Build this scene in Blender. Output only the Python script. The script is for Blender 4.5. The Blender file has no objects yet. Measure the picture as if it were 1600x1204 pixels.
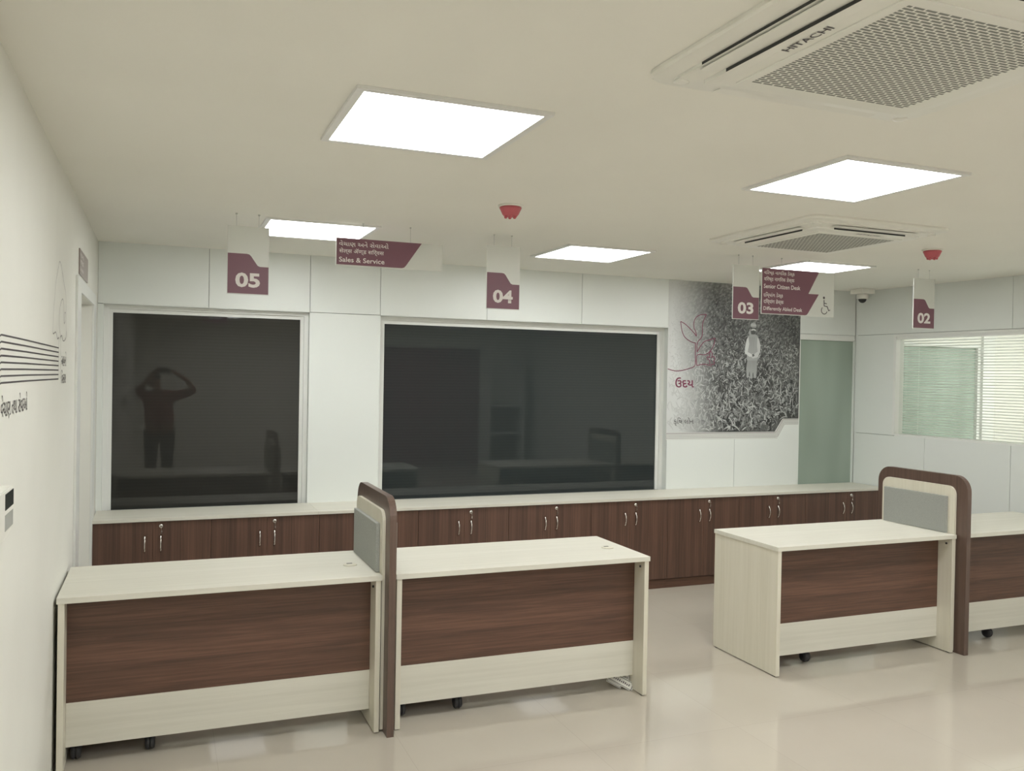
import bpy, bmesh, math, random
from mathutils import Vector, Matrix

# ------------------------------------------------------------------ camera, world, exposure
S = bpy.context.scene
COL = S.collection
F_PX, YAW, PITCH, ROLL = 1358.05, 0.3834, -0.0111, 0.0175
CAM = Vector((0.4045, -6.4687, 1.7038))
H = 2.5606            # ceiling height
XR, RTH = 6.5378, 0.0601   # back right corner and the slight turn of the right wall
_f = Vector((math.sin(YAW)*math.cos(PITCH), math.cos(YAW)*math.cos(PITCH), math.sin(PITCH)))
_r = Vector((math.cos(YAW), -math.sin(YAW), 0)); _u = _r.cross(_f)
_r2 = math.cos(ROLL)*_r + math.sin(ROLL)*_u; _u2 = -math.sin(ROLL)*_r + math.cos(ROLL)*_u
cd = bpy.data.cameras.new('camera'); cam = bpy.data.objects.new('camera', cd); COL.objects.link(cam)
cam.matrix_world = Matrix(((_r2.x, _u2.x, -_f.x, CAM.x), (_r2.y, _u2.y, -_f.y, CAM.y), (_r2.z, _u2.z, -_f.z, CAM.z), (0, 0, 0, 1)))
cd.sensor_fit = 'HORIZONTAL'; cd.sensor_width = 36.0; cd.lens = 36.0*F_PX/1600.0
cd.clip_start = 0.01; cd.clip_end = 100
S.camera = cam
w = bpy.data.worlds.new('world'); S.world = w; w.use_nodes = True
w.node_tree.nodes['Background'].inputs[0].default_value = (0.55, 0.6, 0.62, 1)
w.node_tree.nodes['Background'].inputs[1].default_value = 0.02
S.view_settings.view_transform = 'Standard'; S.view_settings.look = 'None'
S.view_settings.gamma = 1.0; S.view_settings.use_curve_mapping = False
S.view_settings.exposure = 1.66
PANEL_LIGHT = 5.2      # radiance of the ceiling light diffusers
CABIN_LIGHT = 6.6  # radiance of the panels added to light the cabin
rnd = random.Random(7)
PI = math.pi

# ------------------------------------------------------------------ materials
def mat(name, col, rough=.5, metal=0.0, spec=.5, coat=0.0, emit=None, es=0.0):
    m = bpy.data.materials.new(name); m.use_nodes = True
    b = m.node_tree.nodes['Principled BSDF']
    b.inputs['Base Color'].default_value = (*col, 1); b.inputs['Roughness'].default_value = rough
    b.inputs['Metallic'].default_value = metal; b.inputs['Specular IOR Level'].default_value = spec
    b.inputs['Coat Weight'].default_value = coat; b.inputs['Coat Roughness'].default_value = .05
    if emit: b.inputs['Emission Color'].default_value = (*emit, 1); b.inputs['Emission Strength'].default_value = es
    return m
def N(m, t): return m.node_tree.nodes.new(t)
def L(m, a, b): m.node_tree.links.new(a, b)
def noisy(name, c1, c2, scale, rough=.5, stretch=(1, 1, 1), detail=4, bump=0.0, spec=.5, coat=0.0, lo=.35, hi=.65):
    m = mat(name, c1, rough, spec=spec, coat=coat); b = m.node_tree.nodes['Principled BSDF']
    tc = N(m, 'ShaderNodeTexCoord'); mp = N(m, 'ShaderNodeMapping'); mp.inputs['Scale'].default_value = stretch
    n = N(m, 'ShaderNodeTexNoise'); n.inputs['Scale'].default_value = scale; n.inputs['Detail'].default_value = detail
    r = N(m, 'ShaderNodeValToRGB'); r.color_ramp.elements[0].position = lo; r.color_ramp.elements[1].position = hi
    r.color_ramp.elements[0].color = (*c1, 1); r.color_ramp.elements[1].color = (*c2, 1)
    L(m, tc.outputs['Object'], mp.inputs[0]); L(m, mp.outputs[0], n.inputs['Vector'])
    L(m, n.outputs['Fac'], r.inputs[0]); L(m, r.outputs[0], b.inputs['Base Color'])
    if bump:
        bp = N(m, 'ShaderNodeBump'); bp.inputs['Strength'].default_value = bump; bp.inputs['Distance'].default_value = .002
        L(m, n.outputs['Fac'], bp.inputs['Height']); L(m, bp.outputs[0], b.inputs['Normal'])
    return m
def wood(name, cols, stretch, rough=.42, coat=0.0):
    """laminate grain: fine streaks plus slow bands along the long axis"""
    m = mat(name, cols[0], rough, coat=coat); b = m.node_tree.nodes['Principled BSDF']
    tc = N(m, 'ShaderNodeTexCoord'); mp = N(m, 'ShaderNodeMapping'); mp.inputs['Scale'].default_value = stretch
    L(m, tc.outputs['Object'], mp.inputs[0])
    n1 = N(m, 'ShaderNodeTexNoise'); n1.inputs['Scale'].default_value = 1.0; n1.inputs['Detail'].default_value = 6
    n1.inputs['Distortion'].default_value = .6; n1.inputs['Roughness'].default_value = .65
    n2 = N(m, 'ShaderNodeTexNoise'); n2.inputs['Scale'].default_value = .22; n2.inputs['Detail'].default_value = 2
    L(m, mp.outputs[0], n1.inputs['Vector']); L(m, mp.outputs[0], n2.inputs['Vector'])
    mx = N(m, 'ShaderNodeMath'); mx.operation = 'MULTIPLY_ADD'; mx.inputs[1].default_value = .6
    m2 = N(m, 'ShaderNodeMath'); m2.operation = 'MULTIPLY'; m2.inputs[1].default_value = .4
    L(m, n2.outputs['Fac'], m2.inputs[0]); L(m, n1.outputs['Fac'], mx.inputs[0]); L(m, m2.outputs[0], mx.inputs[2])
    r = N(m, 'ShaderNodeValToRGB'); cr = r.color_ramp
    cr.elements[0].position = .36; cr.elements[1].position = .64
    cr.elements[0].color = (*cols[0], 1); cr.elements[1].color = (*cols[-1], 1)
    if len(cols) == 3: e = cr.elements.new(.5); e.color = (*cols[1], 1)
    L(m, mx.outputs[0], r.inputs[0]); L(m, r.outputs[0], b.inputs['Base Color'])
    return m

M = {}
M['wall'] = noisy('wall paint', (.79, .785, .72), (.81, .805, .74), 3.0, .55)
M['panel'] = noisy('white laminate wall panel', (.74, .77, .73), (.755, .785, .745), 1.2, .38)
M['groove'] = mat('panel joint groove', (.16, .16, .145), .8)
M['ceiling'] = noisy('ceiling paint', (.855, .84, .765), (.875, .86, .785), 1.5, .7)
M['white'] = mat('white window profile', (.78, .79, .75), .3)
M['frame'] = mat('white lamp frame', (.8, .8, .77), .4)
M['tube'] = mat('lamp diffuser', (.9, .9, .9), .5, emit=(.985, 1.0, 1.0), es=PANEL_LIGHT)
M['tube_cabin'] = mat('added cabin lamp diffuser', (.9, .9, .9), .5, emit=(.985, 1.0, 1.0), es=CABIN_LIGHT)
M['cream_h'] = wood('cream ash laminate, grain along x', ((.635, .615, .525), (.67, .65, .56), (.71, .69, .60)), (1.5, 55, 55), .5)
M['cream_v'] = wood('cream ash laminate, grain upright', ((.645, .61, .495), (.69, .655, .54), (.725, .69, .58)), (40, 40, 1.5))
M['brown_h'] = wood('dark walnut laminate, grain along x', ((.066, .037, .026), (.110, .056, .037), (.160, .082, .053)), (2.6, 85, 85))
M['brown_v'] = wood('dark walnut laminate, grain upright', ((.072, .041, .030), (.114, .061, .042), (.156, .083, .057)), (75, 75, 1.6))
M['brown_d'] = wood('taupe walnut laminate, grain upright', ((.085, .055, .043), (.115, .074, .058), (.145, .094, .073)), (46, 46, 1.4), .3)  # walnut greyed to put the divider edge's reflected sheen into its colour
M['fabric'] = noisy('grey pinboard fabric', (.30, .31, .285), (.345, .355, .325), 260, .9, bump=.15)
M['chrome'] = mat('brushed chrome', (.78, .76, .72), .22, metal=1.0)
M['dark'] = mat('black plastic', (.02, .02, .02), .45)
M['caster'] = mat('dark rubber', (.035, .035, .038), .5)
M['steel'] = mat('thin steel wire', (.62, .62, .58), .4, metal=.3)
M['plastic'] = mat('off white plastic', (.84, .83, .76), .35)
M['slot'] = mat('painted slot shade', (.035, .037, .035), .7)
M['grille'] = mat('flat grey grille bars', (.26, .265, .24), .8)
M['signwhite'] = mat('white acrylic board', (.70, .715, .67), .25)
M['maroon'] = noisy('maroon print', (.20, .088, .118), (.215, .096, .128), 2.0, .35)
M['letter'] = mat('white vinyl letters', (.86, .82, .80), .5)
M['ink'] = mat('dark grey vinyl', (.075, .065, .07), .5)
M['inkthin'] = mat('thin grey vinyl line', (.30, .28, .28), .5)
M['maroonink'] = mat('maroon ink', (.19, .035, .075), .5)
M['greyink'] = mat('plum grey ink', (.22, .18, .19), .5)
M['red'] = mat('red detector plastic', (.52, .11, .13), .4)
M['paper'] = mat('white card', (.78, .77, .70), .6)
M['wallmaroon'] = noisy('maroon feature wall', (.20, .045, .075), (.22, .05, .085), 2.0, .5)
M['signplate'] = noisy('taupe door plate', (.30, .245, .23), (.33, .27, .25), 6, .3)
M['skin'] = mat('skin', (.30, .16, .10), .55)
M['shirt'] = noisy('maroon shirt cotton', (.20, .06, .05), (.24, .08, .065), 30, .9)
M['trousers'] = noisy('charcoal trousers', (.045, .045, .05), (.06, .06, .065), 40, .9)
M['hair'] = mat('black hair', (.012, .011, .01), .5)
M['shoe'] = mat('black shoe leather', (.02, .018, .016), .35)
M['eye'] = mat('eye white', (.7, .7, .68), .2)
M['screen'] = mat('dark display', (.05, .055, .05), .12)
M['devgrey'] = mat('device grey', (.42, .43, .40), .3)

# tinted night window: near-black glass with fine horizontal blind lines seen through it
def night_glass(name, col, col2):
    m = mat(name, col, .02, spec=.5); b = m.node_tree.nodes['Principled BSDF']
    tc = N(m, 'ShaderNodeTexCoord'); wv = N(m, 'ShaderNodeTexWave'); wv.bands_direction = 'Z'
    wv.inputs['Scale'].default_value = 14.0; wv.inputs['Distortion'].default_value = .3
    r = N(m, 'ShaderNodeValToRGB'); r.color_ramp.elements[0].color = (*col, 1); r.color_ramp.elements[1].color = (*col2, 1)
    L(m, tc.outputs['Object'], wv.inputs['Vector']); L(m, wv.outputs['Fac'], r.inputs[0]); L(m, r.outputs[0], b.inputs['Base Color'])
    return m
M['night1'] = night_glass('dark tinted pane', (.031, .031, .028), (.0335, .0335, .0305))
M['night2'] = night_glass('dark tinted pane, green cast', (.031, .037, .037), (.034, .0405, .040))
M['frost'] = noisy('frosted green glass', (.27, .33, .27), (.38, .46, .39), 1.6, .28, stretch=(2.2, 1, .35), detail=1, lo=.3, hi=.7)
def clear_glass():
    m = bpy.data.materials.new('clear window glass'); m.use_nodes = True; nt = m.node_tree; nt.nodes.clear()
    o = N(m, 'ShaderNodeOutputMaterial'); mx = N(m, 'ShaderNodeMixShader'); t = N(m, 'ShaderNodeBsdfTransparent')
    t.inputs[0].default_value = (.95, .965, .95, 1)
    g = N(m, 'ShaderNodeBsdfGlossy'); g.inputs['Roughness'].default_value = .01; fr = N(m, 'ShaderNodeFresnel'); fr.inputs[0].default_value = 1.5
    ge = N(m, 'ShaderNodeNewGeometry'); iv = N(m, 'ShaderNodeMath'); iv.operation = 'SUBTRACT'; iv.inputs[0].default_value = 1.0
    ml = N(m, 'ShaderNodeMath'); ml.operation = 'MULTIPLY'; ml.use_clamp = True     # reflect at the outer faces only
    L(m, ge.outputs['Backfacing'], iv.inputs[1]); L(m, iv.outputs[0], ml.inputs[0]); L(m, fr.outputs[0], ml.inputs[1])
    L(m, ml.outputs[0], mx.inputs[0]); L(m, t.outputs[0], mx.inputs[1]); L(m, g.outputs[0], mx.inputs[2]); L(m, mx.outputs[0], o.inputs[0])
    return m
M['glass'] = clear_glass()
M['slat'] = mat('white blind slat', (.80, .81, .77), .35)
def floor_mat():
    m = mat('polished vitrified tile', (.55, .50, .42), .055, spec=.55); b = m.node_tree.nodes['Principled BSDF']
    tc = N(m, 'ShaderNodeTexCoord'); mp = N(m, 'ShaderNodeMapping'); mp.inputs['Location'].default_value = (.15, .55, 0)
    br = N(m, 'ShaderNodeTexBrick'); br.offset = 0; br.inputs['Scale'].default_value = 1.0
    br.inputs['Brick Width'].default_value = .8; br.inputs['Row Height'].default_value = .8; br.inputs['Mortar Size'].default_value = .0012
    br.inputs['Color1'].default_value = (.515, .47, .395, 1); br.inputs['Color2'].default_value = (.53, .485, .41, 1); br.inputs['Mortar'].default_value = (.46, .42, .355, 1)
    n = N(m, 'ShaderNodeTexNoise'); n.inputs['Scale'].default_value = 1.7; n.inputs['Detail'].default_value = 5
    mx = N(m, 'ShaderNodeMix'); mx.data_type = 'RGBA'; mx.blend_type = 'MULTIPLY'; mx.inputs[0].default_value = .25
    r = N(m, 'ShaderNodeValToRGB'); r.color_ramp.elements[0].position = .3; r.color_ramp.elements[1].position = .7
    r.color_ramp.elements[0].color = (.82, .8, .77, 1)
    L(m, tc.outputs['Object'], mp.inputs[0]); L(m, mp.outputs[0], br.inputs['Vector']); L(m, tc.outputs['Object'], n.inputs['Vector'])
    L(m, n.outputs['Fac'], r.inputs[0]); L(m, br.outputs['Color'], mx.inputs[6]); L(m, r.outputs[0], mx.inputs[7]); L(m, mx.outputs[2], b.inputs['Base Color'])
    return m
M['floor'] = floor_mat()

# ------------------------------------------------------------------ helpers
def B(): return bmesh.new()
def box(bm, x0, x1, y0, y1, z0, z1, bev=0.0, mi=0, mtx=None):
    x0, x1 = min(x0, x1), max(x0, x1); y0, y1 = min(y0, y1), max(y0, y1); z0, z1 = min(z0, z1), max(z0, z1)
    vs = [bm.verts.new((x, y, z)) for x in (x0, x1) for y in (y0, y1) for z in (z0, z1)]
    fs = [bm.faces.new([vs[i] for i in q]) for q in ((0, 1, 3, 2), (4, 6, 7, 5), (0, 4, 5, 1), (2, 3, 7, 6), (0, 2, 6, 4), (1, 5, 7, 3))]
    for f in fs: f.material_index = mi
    if bev:
        es = list({e for f in fs for e in f.edges})
        r = bmesh.ops.bevel(bm, geom=es, offset=bev, segments=2, affect='EDGES', profile=.7)
        vs = list({v for v in r['verts']} | {v for f in r['faces'] for v in f.verts})
        for f in r['faces']: f.material_index = mi
    if mtx: bmesh.ops.transform(bm, matrix=mtx, verts=vs)
    return vs
def prism(bm, pts, a0, a1, axis='y', mi=0, flat=False):
    """extrude the outline pts along an axis; pts are (x,z) for y, (y,z) for x, (x,y) for z"""
    def P(p, a): return {'y': (p[0], a, p[1]), 'x': (a, p[0], p[1]), 'z': (p[0], p[1], a)}[axis]
    A = [bm.verts.new(P(p, a0)) for p in pts]
    fs = [bm.faces.new(A)]
    if not flat:
        Bv = [bm.verts.new(P(p, a1)) for p in pts]
        fs.append(bm.faces.new(Bv[::-1])); n = len(pts)
        for i in range(n): fs.append(bm.faces.new((A[i], Bv[i], Bv[(i+1) % n], A[(i+1) % n])))
    for f in fs: f.material_index = mi
    return fs
def lathe(bm, prof, c, seg=28, mi=0, caps=True):
    """prof: (radius, z) rows"""
    rings = [[bm.verts.new((c[0]+r*math.cos(2*PI*i/seg), c[1]+r*math.sin(2*PI*i/seg), c[2]+z)) for i in range(seg)] for r, z in prof]
    for a, b in zip(rings, rings[1:]):
        for i in range(seg):
            f = bm.faces.new((a[i], a[(i+1) % seg], b[(i+1) % seg], b[i])); f.material_index = mi; f.smooth = True
    if caps:
        for r in (rings[0], rings[-1]): bm.faces.new(r).material_index = mi
def tube(bm, pts, r, seg=8, taper=None):
    pts = [Vector(p) for p in pts]; rings = []
    for i, p in enumerate(pts):
        t = (pts[min(i+1, len(pts)-1)]-pts[max(i-1, 0)]).normalized()
        a = t.cross(Vector((0, 0, 1)) if abs(t.z) < .9 else Vector((1, 0, 0))).normalized(); b = t.cross(a)
        rr = r*(taper[i] if taper else 1)
        rings.append([bm.verts.new(p+a*math.cos(2*PI*k/seg)*rr+b*math.sin(2*PI*k/seg)*rr) for k in range(seg)])
    for a, b in zip(rings, rings[1:]):
        for k in range(seg): bm.faces.new((a[k], a[(k+1) % seg], b[(k+1) % seg], b[k])).smooth = True
    bm.faces.new(rings[0]); bm.faces.new(rings[-1])
def ribbon(bm, pts, wdt, a, axis='y', thick=.0008, mi=0):
    """flat line of constant width lying on a wall plane"""
    pts = [Vector(p) for p in pts]; Lp, Rp = [], []
    for i, p in enumerate(pts):
        t = (pts[min(i+1, len(pts)-1)]-pts[max(i-1, 0)]); t = t.normalized() if t.length else Vector((1, 0))
        n = Vector((-t.y, t.x))*wdt/2; Lp.append(p+n); Rp.append(p-n)
    def P(p): return (p.x, a, p.y) if axis == 'y' else (a, p.x, p.y)
    for i in range(len(pts)-1):
        q = [bm.verts.new(P(v)) for v in (Lp[i], Lp[i+1], Rp[i+1], Rp[i])]
        bm.faces.new(q).material_index = mi
def wloc(p):
    o = Vector((0, 0, 0))
    while p: o += p.location; p = p.parent
    return o
def put(name, bm, m, parent=None, smooth=False, norm=True):
    if norm: bmesh.ops.recalc_face_normals(bm, faces=bm.faces[:])
    if parent:
        off = -wloc(parent); bmesh.ops.translate(bm, verts=bm.verts[:], vec=off)
    me = bpy.data.meshes.new(name); bm.to_mesh(me); bm.free()
    for x in (m if isinstance(m, (list, tuple)) else [m]): me.materials.append(x)
    if smooth:
        for p in me.polygons: p.use_smooth = True
    o = bpy.data.objects.new(name, me); COL.objects.link(o)
    if parent: o.parent = parent
    return o
def thing(name, label, cat, loc=(0, 0, 0), group=None):
    o = bpy.data.objects.new(name, None); COL.objects.link(o); o.location = loc; o.empty_display_size = .1
    o['label'] = label; o['category'] = cat
    if group: o['group'] = group
    return o
def tag(o, label, cat, group=None):
    o['label'] = label; o['category'] = cat
    if group: o['group'] = group
    return o
def struct(name, bm, m, parent=None, **k):
    o = put(name, bm, m, parent, **k)
    if not parent: o['kind'] = 'structure'
    return o
def dup(o, dx=(0, 0, 0), label=None, parent=None):
    c = o.copy(); COL.objects.link(c)
    if parent: c.parent = parent
    else:
        c.location = o.location+Vector(dx)
        if label: c['label'] = label
    for ch in o.children: dup(ch, parent=c)
    return c
def text_bm(s, bold=0.0, ext=.0):
    cu = bpy.data.curves.new('t', 'FONT'); cu.body = s; cu.size = 1; cu.offset = bold; cu.extrude = ext; cu.resolution_u = 3
    ob = bpy.data.objects.new('t', cu); COL.objects.link(ob)
    dg = bpy.context.evaluated_depsgraph_get(); dg.update()
    me = bpy.data.meshes.new_from_object(ob.evaluated_get(dg)); bm = B(); bm.from_mesh(me)
    bpy.data.objects.remove(ob); bpy.data.curves.remove(cu); bpy.data.meshes.remove(me)
    return bm
def text(name, s, m, parent, origin, right, up, wdt=None, hgt=None, bold=.0, label=None):
    """lettering whose bounding box starts at origin; right and up are unit vectors"""
    bm = text_bm(s, bold)
    if not bm.verts: bm.free(); return None
    xs = [v.co.x for v in bm.verts]; ys = [v.co.y for v in bm.verts]
    x0, x1, y0, y1 = min(xs), max(xs), min(ys), max(ys)
    sx = wdt/(x1-x0) if wdt else None; sy = hgt/(y1-y0) if hgt else None
    sx = sx or sy; sy = sy or sx
    R, U, O = Vector(right), Vector(up), Vector(origin)
    for v in bm.verts: v.co = O+R*((v.co.x-x0)*sx)+U*((v.co.y-y0)*sy)
    o = put(name, bm, m, parent, norm=False)
    if label: o['label'] = label
    return o

# ------------------------------------------------------------------ the room
yF, yB = -2.4462, -1.8244            # desk front and back edges
CF, CT = -0.4225, 0.7454             # counter front edge and top
ZJ = 2.144                           # wall joint / window head height
sdir = Vector((math.sin(RTH), -math.cos(RTH), 0)); ndir = Vector((math.cos(RTH), math.sin(RTH), 0))
RW = Matrix(((sdir.x, ndir.x, 0, XR), (sdir.y, ndir.y, 0, 0), (0, 0, 1, 0), (0, 0, 0, 1)))   # right wall frame: (s, n, z)
YR = -9.0
bm = B(); box(bm, -.3, 9.6, YR-.1, .3, -.1, 0); struct('floor', bm, M['floor'])
bm = B(); box(bm, -.3, 9.6, YR-.1, .3, H, H+.12); struct('ceiling', bm, M['ceiling'])

# back wall: laminate panels over a dark carcass, with the window openings left out
W1 = (.035, 1.407); W2 = (1.933, 4.468); W3 = (5.888, 6.536); SILL = .735
bm = B(); G = .0035
top = [-.0, .707, 1.407, 1.931, 2.790, 3.626, 4.470, 5.235, 5.888, 6.535]
for a, b in zip(top, top[1:]): box(bm, a+G/2, b-G/2, 0, .02, ZJ+G/2, H, mi=0)
for a, b in ((0, .035), (1.407, 1.933)): box(bm, a+.001, b-.001, 0, .02, 0, ZJ-G/2, mi=0)
for a, b in ((4.468, 5.172), (5.172, 5.888)): box(bm, a+G/2, b-G/2, 0, .02, 0, ZJ-G/2, mi=0)
box(bm, 0, 4.468, 0, .02, 0, SILL, mi=0); box(bm, 5.888, 6.54, 0, .02, 0, SILL, mi=0)
for a, b in ((0, .035), (1.407, 1.933), (4.468, 5.888)): box(bm, a+.002, b-.002, .0205, .2, 0, ZJ, mi=1)
box(bm, 0, 6.54, .0205, .2, ZJ+.001, H, mi=1); box(bm, 0, 6.54, .0205, .2, 0, SILL, mi=1)
# reveals of the openings (white lining)
for a, b in (W1, W2, W3):
    box(bm, a-.002, a+.001, .001, .2, SILL, ZJ, mi=0); box(bm, b-.001, b+.002, .001, .2, SILL, ZJ, mi=0)
    box(bm, a, b, .001, .2, ZJ-.002, ZJ+.001, mi=0)
struct('wall_back', bm, [M['panel'], M['groove']])

def sash(name, x0, x1, y, glassmat, fl, fr, ft, label):
    """one fixed window: outer profile, inner bead, pane"""
    root = thing(name, label, 'window', ((x0+x1)/2, y, SILL)); del root['category']; root['kind'] = 'structure'
    z1 = ZJ-.002
    bm = B()
    def ring(a, b, zb, zt, wl, wr, wt, y0, y1):
        box(bm, a, a+wl, y0, y1, zb, zt); box(bm, b-wr, b, y0, y1, zb, zt)
        box(bm, a+wl, b-wr, y0, y1, zt-wt, zt)
    ring(x0+.001, x1-.001, SILL, z1, fl*.55, fr*.55, ft*.5, y-.03, y+.06)
    ring(x0+.001+fl*.55, x1-.001-fr*.55, SILL, z1-ft*.5, fl*.45, fr*.45, ft*.5, y-.012, y+.05)
    o = put('window_frame', bm, M['white'], root)
    bm = B(); box(bm, x0+fl, x1-fr, y, y+.012, SILL+.001, z1-ft); put('window_pane', bm, glassmat, root)
    return root
sash('window_1', W1[0], W1[1], .085, M['night1'], .056, .056, .052, 'dark tinted window on the left of the back wall')
sash('window_2', W2[0], W2[1], .10, M['night2'], .052, .058, .056, 'wide dark tinted window in the middle of the back wall')
root = thing('window_3', 'frosted green glass panel in the back right corner', 'window', (6.2, .03, SILL)); del root['category']; root['kind'] = 'structure'
bm = B(); box(bm, W3[0]+.001, W3[1]-.001, .01, .06, 2.088, ZJ-.003); box(bm, W3[0]+.001, W3[1]-.001, .004, .02, 2.100, 2.112); put('window_frame', bm, M['white'], root)
bm = B(); box(bm, W3[0]+.001, W3[1]-.001, .03, .042, SILL+.001, 2.087); put('window_pane', bm, M['frost'], root)

# left wall with the doorway recess
DY0, DY1, DZ = -1.40, -.48, 2.10
bm = B()
box(bm, -.2, 0, YR, DY0, 0, H); box(bm, -.2, 0, DY1, .2, 0, H); box(bm, -.2, 0, DY0, DY1, DZ, H)
struct('wall_left', bm, M['wall'])
root = thing('door_1', 'white doorway in the left wall', 'door', (0, -.94, 0)); del root['category']; root['kind'] = 'structure'
bm = B(); c = .012
box(bm, .0005, c, -1.60, DY0, 0, 2.17, .002); box(bm, .0005, c, DY1, -.30, 0, 2.17, .002); box(bm, .0005, c, DY0+.0002, DY1-.0002, DZ, 2.17, .002)
put('door_frame', bm, M['white'], root)
bm = B(); box(bm, -.19, -.155, DY0+.004, DY1-.004, .006, DZ-.004); lf = put('door_leaf', bm, M['white'], root)
bm = B(); tube(bm, [(-.154, -.60, 1.0), (-.115, -.60, 1.0), (-.112, -.72, 1.0)], .009); put('door_handle', bm, M['chrome'], lf)

# right wall (slightly out of square) with the cabin window
def rbox(bm, s0, s1, n0, n1, z0, z1, mi=0, bev=0): box(bm, s0, s1, n0, n1, z0, z1, bev, mi, RW)
WS0, WS1, WZ0, WZ1 = .443, 2.95, 1.225, ZJ-.002
bm = B()
for a, b in ((0.0, 1.575), (1.575, 2.5), (2.5, 3.4)): rbox(bm, a+G/2 if a else .003, b-G/2, 0, .02, ZJ+G/2, H)
rbox(bm, .003, WS0, 0, .02, WZ0-.004+G, ZJ-G/2)
for a, b in ((.003, .79), (.79, 1.585), (1.585, 2.38), (2.38, 3.4)): rbox(bm, a+G/2, b-G/2, 0, .02, 0, WZ0-.004)
rbox(bm, WS1, 3.4, 0, .02, WZ0, ZJ-G/2)
rbox(bm, 3.4, 9.02, 0, .1, 0, H)
rbox(bm, .01, WS0-.002, .0205, .1, 0, H-.001, 1); rbox(bm, WS1+.002, 3.4, .0205, .1, 0, H-.001, 1)
rbox(bm, WS0-.001, WS1+.001, .0205, .1, 0, WZ0-.004, 1); rbox(bm, WS0-.001, WS1+.001, .0205, .1, ZJ+.001, H-.001, 1)
struct('wall_right', bm, [M['panel'], M['groove']])
root = thing('window_4', 'glazed cabin window in the right wall', 'window', tuple(RW @ Vector((1.7, .03, WZ0)))); del root['category']; root['kind'] = 'structure'
bm = B()
rbox(bm, WS0, WS0+.028, -.002, .1, WZ0, WZ1); rbox(bm, WS1-.03, WS1, -.002, .1, WZ0, WZ1)
rbox(bm, WS0+.028, WS1-.03, -.004, .1, WZ1-.022, WZ1); rbox(bm, WS0+.028, WS1-.03, .004, .1, WZ1-.045, WZ1-.022)
rbox(bm, WS0+.028, WS1-.03, -.002, .1, WZ0-.004, WZ0+.014)
put('window_frame', bm, M['white'], root)
bm = B(); rbox(bm, WS0+.029, WS1-.031, .05, .056, WZ0+.015, WZ1-.046); put('window_pane', bm, M['glass'], root)

# wall behind the camera, with its maroon feature panel, and the cabin shell
bm = B(); box(bm, -.2, 9.6, YR-.1, YR, 0, H); struct('wall_front', bm, M['wall'])
bm = B(); box(bm, 4.13, 6.04, YR+.001, YR+.03, 0, 2.2); struct('trim_1', bm, M['wallmaroon'])
bm = B(); box(bm, 9.5, 9.6, YR, .2, 0, H); struct('wall_cabin_side', bm, M['wall'])
bm = B(); box(bm, 6.66, 7.06, .0, .2, 0, H); box(bm, 8.19, 9.5, 0, .2, 0, H); box(bm, 7.06, 8.19, 0, .2, 2.10, H); struct('wall_cabin_back', bm, M['wall'])
root = thing('window_5', 'frosted green glazing seen through the cabin blinds', 'window', (7.6, .03, 0)); del root['category']; root['kind'] = 'structure'
bm = B(); box(bm, 7.061, 7.085, .0, .08, 0, 2.099); box(bm, 8.15, 8.189, 0, .08, 0, 2.099); box(bm, 8.191, 8.35, -.03, -.001, 0, 2.3); box(bm, 7.085, 8.15, 0, .08, 2.07, 2.099); put('window_frame', bm, M['white'], root)
bm = B(); box(bm, 7.086, 8.149, .03, .045, 0, 2.069); put('window_pane', bm, M['frost'], root)
bm = B(); box(bm, 6.75, 9.5, -3.55, -3.45, 0, H); struct('wall_cabin_front', bm, M['wall'])

root = thing('open_shelf', 'white open shelf unit with walnut backs, mirrored in the wide dark window', 'shelf', (6.45, -8.8, 0))
bm = B(); box(bm, 6.10, 6.13, -8.97, -8.6, 0, 1.95); box(bm, 6.80, 6.83, -8.97, -8.6, 0, 1.95); put('side_panel', bm, M['white'], root)
for z in (.08, .60, 1.12): bm = B(); box(bm, 6.131, 6.799, -8.96, -8.6, z, z+.03); put('shelf', bm, M['white'], root)
bm = B(); box(bm, 6.131, 6.799, -8.97, -8.962, .08, 1.12); put('back_panel', bm, M['brown_v'], root)

# ------------------------------------------------------------------ ceiling fittings
def light_panel(cx, cy, label, m='tube', group=None):
    root = thing('ceiling_light', label, 'light', (cx, cy, H-.012), group)
    bm = B(); h, g = .322, .296
    for a, b, c_, d in ((-h, h, -h, -g), (-h, h, g, h), (-h, -g, -g, g), (g, h, -g, g)): box(bm, cx+a, cx+b, cy+c_, cy+d, H-.011, H-.0002)
    put('lamp_frame', bm, M['frame'], root)
    bm = B(); box(bm, cx-g, cx+g, cy-g, cy+g, H-.008, H-.0004); put('lamp_diffuser', bm, M[m], root)
    return root
light_panel(1.255, -3.57, 'lit square ceiling panel nearest the left wall, largest in view')
light_panel(3.12, -3.56, 'lit square ceiling panel between the two ceiling air conditioners')
light_panel(1.255, -1.165, 'lit square ceiling panel partly hidden behind the hanging 05 sign')
light_panel(3.15, -1.085, 'lit square ceiling panel right of the middle red detector')
light_panel(4.955, -1.20, 'lit square ceiling panel behind the two-row desk sign')
light_panel(5.00, -3.56, 'lit square ceiling panel beyond the right edge, in front of the cabin', group='ceiling panels outside the frame')
for i, (x, y) in enumerate([(1.255, -6.0), (3.13, -6.0), (5.0, -6.0), (1.255, -7.55), (3.13, -7.55), (5.0, -7.55)]):
    light_panel(x, y, 'lit square ceiling panel in the ceiling behind the photographer', group='ceiling panels behind the photographer')
for x, y in ((7.6, -1.3), (8.7, -1.3), (8.2, -2.7)): light_panel(x, y, 'added square ceiling panel brightening the glazed cabin, out of view', 'tube_cabin', 'added ceiling panels in the cabin')  # unseen panels added to brighten the cabin behind the blinds

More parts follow.
